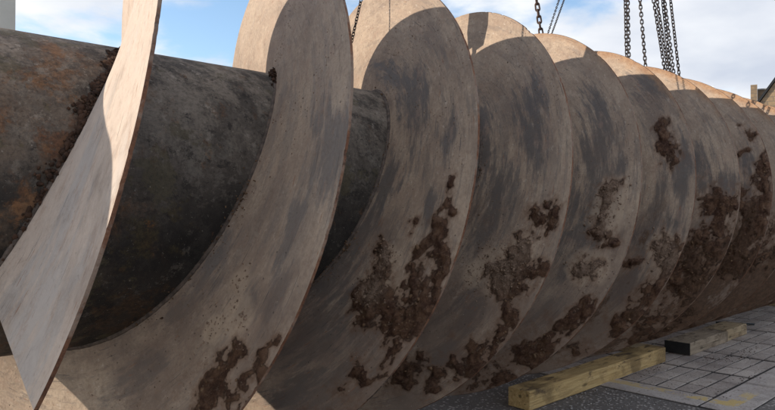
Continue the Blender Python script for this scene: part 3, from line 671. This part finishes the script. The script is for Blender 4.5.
for s, xx in ((-1, DX0), (1, DX1)):
    pr = [(xx, RD - 0.002), (xx - s * 0.03, RD - 0.004), (xx - s * 0.03, 0.20), (xx + s * 0.10, 0.18)]
    v_, f_ = lathe_x(pr, 96); ob = mesh_obj('end_plate', v_, f_, M['drum'], screw); ob.location = (0, 0, AX)
    pr = [(xx - s * 0.03, 0.11), (xx + s * 0.34, 0.11), (xx + s * 0.35, 0.10), (xx + s * 0.35, 0.001)]
    v_, f_ = lathe_x(pr, 48); ob = mesh_obj('shaft_stub', v_, f_, M['weld'], screw); ob.location = (0, 0, AX)

# flakes of rust scale lodged in the corner between drum and first flight
n = 1100
r3 = np.random.default_rng(5)
tt = np.radians(np.clip(r3.normal(36, 20, n), -20, 92)); dist = np.abs(r3.normal(0, 0.017, n)) * (1.0 + 0.9 * np.sin(tt * 9 + 1) * np.sin(tt * 23)) + 0.003
ps = flight_point(1, tt, np.full(n, RD + 0.004)); ps[:, 0] -= TH / 2 + dist + 0.004
nr_ = np.stack([tt * 0, -np.cos(tt), np.sin(tt)], -1); ps += nr_ * (r3.uniform(0, 0.03, n) * np.exp(-dist / 0.02))[:, None]
v_, f_ = crumbs(ps, np.clip(r3.lognormal(-5.1, 0.5, n), 0.002, 0.02), nr_, 12, 0.45)
o_ = mesh_obj('rust_scale', v_, f_, M['scale'], screw); o_['kind'] = 'stuff'
for b in (-1, 0, 1):
    n = 420; r5 = np.random.default_rng(200 + b); kk = r5.integers(1 if b != 1 else 1, 3, n)
    cen = r5.normal(-10, 38, 16); td = cen[r5.integers(0, 16, n)] + r5.normal(0, 2.6, n); tt = np.radians(np.clip(td, -95, 80)) + kk * 2 * np.pi
    side = r5.exponential(0.012, n) * (0.5 + fbm(np.stack([tt * 14, tt * 0, tt * 0 + b], -1), 3, 7) * 1.6) + 0.002
    ps = flight_point(b, tt, RD + side); nr_ = np.stack([tt * 0, -np.cos(tt), np.sin(tt)], -1); ps[:, 0] -= TH / 2 + r5.exponential(0.008, n) + 0.002
    v_, f_ = crumbs(ps, np.clip(r5.lognormal(-5.8, 0.5, n), 0.0015, 0.009), nr_, 300 + b, 0.6); o_ = mesh_obj('packed_silt', v_, f_, M['clod'], screw); o_['kind'] = 'stuff'
# a nest of scale where the second flight meets the drum on top
n = 160; tt = np.radians(r3.normal(64, 4.5, n)); ps = flight_point(-1, tt + 2 * np.pi, np.full(n, RD + 0.004)); ps[:, 0] -= TH / 2 + np.abs(r3.normal(0, 0.012, n)) + 0.004
nr_ = np.stack([tt * 0, -np.cos(tt), np.sin(tt)], -1); ps += nr_ * np.abs(r3.normal(0, 0.012, n))[:, None]
v_, f_ = crumbs(ps, r3.uniform(0.004, 0.012, n), nr_, 13, 0.7); o_ = mesh_obj('rust_scale', v_, f_, M['scale'], screw); o_['kind'] = 'stuff'

# ------------------------------------------------------------------ timbers
def timber(name, label, x0, x1, y0, y1, h, mat, rz=0, dark_end=False, z=0.004, seed=0):
    random.seed(seed)
    L_, W_ = x1 - x0, y1 - y0
    bm = bmesh.new(); nx, ny, nz = 26, 6, 6
    bmesh.ops.create_cube(bm, size=1.0)
    for v in bm.verts: v.co = Vector((v.co.x * L_, v.co.y * W_, v.co.z * h + h / 2))
    bmesh.ops.bevel(bm, geom=bm.edges[:], offset=0.007, segments=2, profile=0.5, affect='EDGES')
    ex = [e for e in bm.edges if abs((e.verts[0].co - e.verts[1].co).x) > L_ * 0.8]
    bmesh.ops.subdivide_edges(bm, edges=ex, cuts=24)
    for v in bm.verts:
        s = np.array([[v.co.x * 2.1 + seed, v.co.y * 6, v.co.z * 6]]); d = (fbm(s, 3, seed) - 0.5)[0]
        v.co.y += d * 0.008
        if v.co.z > 0.02: v.co.z += d * 0.009
    t = empty(name, ((x0 + x1) / 2, (y0 + y1) / 2, z)); t.rotation_euler = (0, 0, rz)
    bm_obj('beam', bm, mat, t, False)
    if dark_end:
        e = bm_obj('tarred_end', box_bm(0.006, W_ - 0.006, h - 0.006, -L_ / 2 - 0.002, 0, h / 2 + 0.001, 0.002, 1), M['tar'], t); e['label'] = 'black tarred end of the beam'  # thin black plate covering one end of the beam
    return tag(t, label, 'timber', 'timbers chocking the screw')
H1 = 0.135
timber('timber_beam', 'long yellowish sawn timber beam lying along the screw, nearest the camera', 2.70 * R, 4.24 * R, -0.492 * R, -0.362 * R, H1, M['t1'], 0.0, False, 0.004, 3)
timber('timber_block', 'grey weathered timber block with a black end, just beyond the long beam', 4.51 * R, 5.20 * R, -0.540 * R, -0.362 * R, 0.118, M['t2'], 0.004, True, 0.012, 5)
timber('timber_block', 'short brown timber block butted behind the grey block with the black end', 5.206 * R, 5.64 * R, -0.530 * R, -0.355 * R, 0.118, M['t3'], 0.01, False, 0.012, 8)
# cross bearers under the screw carry its weight
for i, (xx, z) in enumerate(((1.55, 0.003), (4.40, 0.012), (7.6, 0.012))):
    hh = 0.05 * R - z - 0.001
    timber('bearer_plank', ['flat dark bearer plank under the near end of the screw', 'flat dark bearer plank under the middle of the screw', 'flat dark bearer plank under the far end of the screw'][i],
           xx * R - 0.12, xx * R + 0.12, -0.28 * R, 0.55 * R, hh, M['t3'], 0, False, z, 20 + i)
# a thin dark bar lying on the slabs by the blocks
bm = bmesh.new(); bmesh.ops.create_cone(bm, cap_ends=True, segments=10, radius1=0.012, radius2=0.012, depth=0.42)
rod = bm_obj('iron_bar', bm, M['black'], None, True); rod.location = (6.05 * R, -0.30 * R, 0.0245); rod.rotation_euler = (math.radians(90), 0, math.radians(28))
tag(rod, 'thin black iron bar lying on the paving under the far blades', 'bar')

# ------------------------------------------------------------------ gantry and chains
CAMP = np.array(co.location); yaw, pit = 0.75106, 0.00978
RT = np.array([math.cos(yaw), -math.sin(yaw), 0]); FW = np.array([math.sin(yaw) * math.cos(pit), math.cos(yaw) * math.cos(pit), math.sin(pit)]); UP = np.cross(RT, FW)
def pix(u, v, y):
    d = FW * 647.02 + RT * (u - 387.5) + UP * (205 - v); t = (y * R - CAMP[1]) / d[1]; return CAMP + d * t
GZ = 5.75
def link_mesh(wire, pitch, width, seg=14, sec=6):
    """one stadium-shaped chain link lying along z"""
    r = width / 2 - wire / 2; st = pitch / 2 + wire / 2 - r; pts = []
    for i in range(seg):
        a = 2 * math.pi * i / seg; pts.append((r * math.cos(a), r * math.sin(a) + (st if math.sin(a) >= 0 else -st)))
    V, F = [], []
    for i, (px, pz) in enumerate(pts):
        a = pts[(i + 1) % seg]; c = pts[i - 1]; tx, tz = a[0] - c[0], a[1] - c[1]; l = math.hypot(tx, tz); nx, nz = tz / l, -tx / l
        for j in range(sec):
            q = 2 * math.pi * j / sec; V.append((px + nx * math.cos(q) * wire / 2, math.sin(q) * wire / 2, pz + nz * math.cos(q) * wire / 2))
    for i in range(seg):
        for j in range(sec):
            F.append((i * sec + j, i * sec + (j + 1) % sec, ((i + 1) % seg) * sec + (j + 1) % sec, ((i + 1) % seg) * sec + j))
    return np.array(V), np.array(F)
def chain(label, path, wire, pitch, width, mat, seed=0, group='chains hanging behind the screw', seg=14, sec=6):
    path = np.array(path); d = np.linalg.norm(np.diff(path, axis=0), axis=1); s = np.concatenate([[0], np.cumsum(d)])
    n = int(s[-1] / pitch); LV, LF = link_mesh(wire, pitch, width, seg, sec); r = random.Random(seed); tw = r.uniform(0, 3)
    Vs, Fs = [], []
    for i in range(n):
        t = (i + 0.5) * pitch
        c = np.array([np.interp(t, s, path[:, k]) for k in range(3)]); a = np.array([np.interp(t + 0.5 * pitch, s, path[:, k]) for k in range(3)]); b_ = np.array([np.interp(t - 0.5 * pitch, s, path[:, k]) for k in range(3)])
        z = Vector(a - b_).normalized(); tw += r.gauss(0, 0.05); ang = tw + (math.pi / 2 if i % 2 else 0) + r.gauss(0, 0.12)
        ref = Vector((math.cos(ang), math.sin(ang), 0)); x = (ref - z * ref.dot(z)).normalized(); y = z.cross(x)
        m = np.array([x[:], y[:], z[:]])
        Vs.append(LV @ m + c); Fs.append(LF + i * len(LV))
    ob = mesh_obj('chain', np.concatenate(Vs), np.concatenate(Fs), mat, None, True)
    return tag(ob, label, 'chain', group)
def hang(p0, p1, sag=0.0, n=14):
    """from the gantry down to where it disappears, with a little belly, then round the far side of the drum"""
    p0, p1 = np.array(p0), np.array(p1); out = []
    for t in np.linspace(0, 1, n):
        q = p0 + (p1 - p0) * t; q[0] += sag * math.sin(math.pi * t); out.append(q)
    return out
def sling(pa, pb, y, wire, drop=True):
    """path through two pixels in the plane y (in radii), from the gantry to the drum"""
    A, B_ = pix(*pa, y), pix(*pb, y); d = (B_ - A) / (B_[2] - A[2])
    top = A + d * (GZ - A[2]); path = [top]
    rr = RD + wire * 0.9 + 0.012
    yy = A[1]; a0 = math.acos(max(-1, min(1, -yy / rr)))     # angle where the chain meets the drum
    zt = AX + rr * math.sin(a0); bot = A + d * (zt - A[2])
    for t in np.linspace(0, 1, 20)[1:]: path.append(top + (bot - top) * t)
    for a in np.linspace(a0, a0 + math.radians(150), 14)[1:]:
        path.append(np.array([bot[0], -rr * math.cos(a), AX + rr * math.sin(a)]))
    return path
S = dict(wire=0.0125, pitch=0.040, width=0.043)
chain('thin dark chain dropping between the second and third blades from the left', sling((361, 0), (352, 40), -0.12, 0.007), 0.0065, 0.0215, 0.0225, M['chain'], 1)
chain('heavy brown rusty chain hanging alone behind the fourth and fifth blades', sling((536.5, 0), (541, 33), 0.0, 0.018), 0.0155, 0.055, 0.050, M['chain_rust'], 2)
chain('left one of two fine slanting chains beside the heavy rusty chain', sling((559, 0), (548, 33), 0.02, 0.006), 0.006, 0.020, 0.020, M['chain'], 3, 'pair of fine slanting chains')
chain('right one of two fine slanting chains beside the heavy rusty chain', sling((564, 0), (552, 33), 0.03, 0.006), 0.006, 0.020, 0.020, M['chain'], 4, 'pair of fine slanting chains')
chain('left chain of the vertical double pair behind the sixth blade', sling((625.2, 0), (626.6, 55), 0.0, 0.0125), **S, mat=M['chain'], seed=5)
chain('right chain of the vertical double pair behind the sixth blade', sling((627.8, 0), (628.8, 55), 0.03, 0.0125), **S, mat=M['chain'], seed=6)
chain('single chain hanging between the double pair and the thick bundle', sling((640, 0), (645.5, 66), 0.0, 0.0125), **S, mat=M['chain'], seed=7)
bnd = [((653.5, 0), (665, 72), 0.0), ((657, 0), (668.5, 73), 0.03), ((662.5, 0), (670.5, 74), 0.0), ((664.5, 0), (674, 75), 0.04)]
for i, (pa, pb, y) in enumerate(bnd):
    chain(['leftmost chain of the thick bundle on the right', 'second chain from the left in the thick bundle', 'third chain from the left in the thick bundle', 'rightmost chain of the thick bundle, beside the separate end chain'][i],
          sling(pa, pb, y, 0.0125), **S, mat=M['chain'], seed=10 + i, group='thick bundle of chains')
chain('separate rightmost chain, just right of the thick bundle', sling((670.5, 0), (679.5, 78), 0.0, 0.0125), **S, mat=M['chain'], seed=20)

hb = empty('hook_block', (2.30 * R, 0.045 * R, AX)); tag(hb, 'steel hook block hanging on a chain whose shadow darkens the top of the fourth blade', 'hook')
def disc(r, th, cx, cz, seg=28):
    bm = bmesh.new(); bmesh.ops.create_cone(bm, cap_ends=True, segments=seg, radius1=r, radius2=r, depth=th)
    for v in bm.verts: v.co = Vector((v.co.z + cx, v.co.x, v.co.y + cz))
    return bm
zb = 1.06 * R
def plate(x):
    pts = [(-0.085, zb - 0.16), (0.085, zb - 0.16), (0.118, zb - 0.02), (0.10, zb + 0.12), (0.075, zb + 0.24), (0.05, zb + 0.36), (-0.05, zb + 0.36), (-0.075, zb + 0.24), (-0.10, zb + 0.12), (-0.118, zb - 0.02)]
    bm = bmesh.new(); a = [bm.verts.new((x - 0.008, p[0], p[1])) for p in pts]; c = [bm.verts.new((x + 0.008, p[0], p[1])) for p in pts]
    bm.faces.new(a); bm.faces.new(c[::-1])
    for i in range(len(pts)): bm.faces.new((a[i], a[(i + 1) % len(pts)], c[(i + 1) % len(pts)], c[i]))
    return bm
for x in (-0.045, 0.045): bm_obj('cheek_plate', plate(x), M['gantry'], hb)
bm_obj('sheave', disc(0.10, 0.05, 0, zb), M['chain'], hb); bm_obj('pin', disc(0.022, 0.14, 0, zb + 0.30, 14), M['chain'], hb)
bm = bmesh.new(); pr = None
for i in range(22):
    a = math.radians(95 - i * 13); rw_ = 0.020 * (1 - 0.5 * i / 21); c = Vector((0, 0.062 * math.cos(a) - 0.0, zb - 0.255 + 0.062 * math.sin(a))); e1 = Vector((0, math.cos(a), math.sin(a))); e2 = Vector((1, 0, 0))
    ring = [bm.verts.new(c + (e1 * math.cos(q) + e2 * math.sin(q)) * rw_) for q in np.linspace(0, 2 * math.pi, 8, endpoint=False)]
    if pr:
        for q in range(8): bm.faces.new((pr[q], pr[(q + 1) % 8], ring[(q + 1) % 8], ring[q]))
    else: bm.faces.new(ring)
    pr = ring
bm.faces.new(pr[::-1]); bm_obj('hook', bm, M['chain'], hb, True)
hx, hy = 2.30 * R, 0.045 * R
chain('chain carrying the hook block above the fourth blade', [np.array((hx, hy, GZ)), np.array((hx, hy, AX + zb + 0.31))], **S, mat=M['chain'], seed=31)
gx0, gx1, gy = -3.2, 19.5, 0.02 * R
gt = empty('gantry', (0, 0, 0)); tag(gt, 'grey steel gantry whose overhead beam carries the hanging chains', 'gantry')
bm = bmesh.new()
for (sy, sz, cz) in ((0.32, 0.03, GZ + 0.015), (0.03, 0.44, GZ + 0.25), (0.32, 0.03, GZ + 0.485)):
    b2 = box_bm(gx1 - gx0, sy, sz, (gx0 + gx1) / 2, gy, cz); me = bpy.data.meshes.new('t'); b2.to_mesh(me); b2.free(); bm.from_mesh(me); bpy.data.meshes.remove(me)
bm_obj('beam', bm, M['gantry'], gt)
for xx in (gx0 + 0.2, gx1 - 0.2):
    for s in (-1, 1):
        bm = bmesh.new(); a, c = Vector((xx, gy + s * 2.4, 0.0)), Vector((xx, gy + s * 0.1, GZ + 0.02)); d = (c - a)
        bmesh.ops.create_cube(bm, size=1.0)
        for v in bm.verts: v.co = Vector((v.co.x * 0.22, v.co.y * 0.22, (v.co.z + 0.5))); 
        for v in bm.verts: v.co = Vector((xx + v.co.x, a.y + v.co.y + d.y * v.co.z, v.co.z * (GZ - 0.002)))
        bm_obj('leg', bm, M['gantry'], gt)

# ------------------------------------------------------------------ buildings
# pale rendered building, only its corner shows at the upper left
edge = pix(15.5, 10, 11.5); bx1 = edge[0]; by = edge[1]
bl = empty('rendered_building', (bx1 - 2.5, by + 3, 0)); tag(bl, 'pale grey rendered building corner rising behind the drum at the far left', 'building')
bm = box_bm(5.0, 6.0, 8.6, 0, 0, 4.3); bm_obj('wall', bm, M['render'], bl)
bm_obj('coping', box_bm(5.2, 6.2, 0.18, 0, 0, 8.69, 0.02, 1), M['coping'], bl)
for fl in (1.2, 4.4):
    for k in (-1.2, 1.0):
        w = bm_obj('window', box_bm(1.0, 0.08, 1.5, k, -3.0, fl + 0.75), M['coping'], bl)
        bm_obj('pane', box_bm(0.86, 0.03, 1.36, k, -3.035, fl + 0.75), M['glass'], w)
        bm_obj('sill', box_bm(1.15, 0.18, 0.07, k, -3.06, fl - 0.04, 0.01, 1), M['coping'], w)

# stone house far right: gable with a chimney stub and a black verge board
def ray(u, v, dist):
    d = FW * 647.02 + RT * (u - 387.5) + UP * (205 - v); d = d / np.hypot(d[0], d[1]); return CAMP + d * dist
HD = 42.0
c0 = ray(756.5, 104, HD); c1 = ray(775, 79, HD)
az = math.atan2(c0[1] - CAMP[1], c0[0] - CAMP[0])
hs = empty('stone_house', (c0[0], c0[1], 0)); hs.rotation_euler = (0, 0, az - math.pi / 2)
tag(hs, 'buff stone house with a black sloping verge board at the far right', 'house')
run = math.hypot(c1[0] - c0[0], c1[1] - c0[1]); slope = (c1[2] - c0[2]) / run
hw = 3.6; xl = -1.6; ez = c0[2] + xl * slope; rz_ = c0[2] + hw * slope
def prism(pts, y0, y1):
    bm = bmesh.new(); a = [bm.verts.new((p[0], y0, p[1])) for p in pts]; c = [bm.verts.new((p[0], y1, p[1])) for p in pts]
    bm.faces.new(a); bm.faces.new(c[::-1])
    for i in range(len(pts)): bm.faces.new((a[i], a[(i + 1) % len(pts)], c[(i + 1) % len(pts)], c[i]))
    return bm
xr = 2 * hw - xl
bm_obj('wall', prism([(xl + 0.1, 0), (xr - 0.1, 0), (xr - 0.1, ez - 0.02), (hw, rz_ - 0.16), (xl + 0.1, ez - 0.02)], 0, 9), M['stone'], hs)
for s in (0, 1):
    xs_ = (lambda x: x) if s == 0 else (lambda x: 2 * hw - x)
    e0, z0 = xl - 0.3, ez - 0.3 * slope
    bm_obj('verge_board', prism([(xs_(e0), z0 - 0.10), (xs_(hw), rz_ - 0.10), (xs_(hw), rz_ + 0.10), (xs_(e0), z0 + 0.10)], -0.14, -0.04), M['black'], hs)
    bm_obj('roof', prism([(xs_(e0), z0 - 0.05), (xs_(hw), rz_ - 0.05), (xs_(hw), rz_ + 0.08), (xs_(e0), z0 + 0.08)], -0.035, 9.2), M['slate'], hs)
for k in (0.6, 3.6, 6.6):
    w = bm_obj('window', box_bm(1.1, 0.1, 1.7, k, -0.03, 3.0), M['coping'], hs); bm_obj('pane', box_bm(0.94, 0.03, 1.5, k, -0.09, 3.0), M['glass'], w)
# taller stone wall behind it, ending in a square pier
WD = 54.0
q0 = ray(750.6, 86, WD); q2 = ray(757, 89.0, WD); ppm = 647.02 / (WD * math.cos(math.radians(29.5)))
wg = empty('parapet_wall', (q0[0], q0[1], 0)); wg.rotation_euler = (0, 0, az - math.pi / 2)
tag(wg, 'stone parapet wall ending in a square pier beside the black verge', 'wall')
pw = 0.42
bm_obj('pier', box_bm(pw, 0.9, q0[2], pw / 2, 0.0, q0[2] / 2), M['stone'], wg)
bm_obj('parapet', box_bm(12, 0.6, q2[2], pw + 6.01, 0.9, q2[2] / 2), M['stone'], wg)
bm_obj('coping', box_bm(12, 0.7, 0.10, pw + 6.01, 0.9, q2[2] + 0.052), M['coping'], wg)
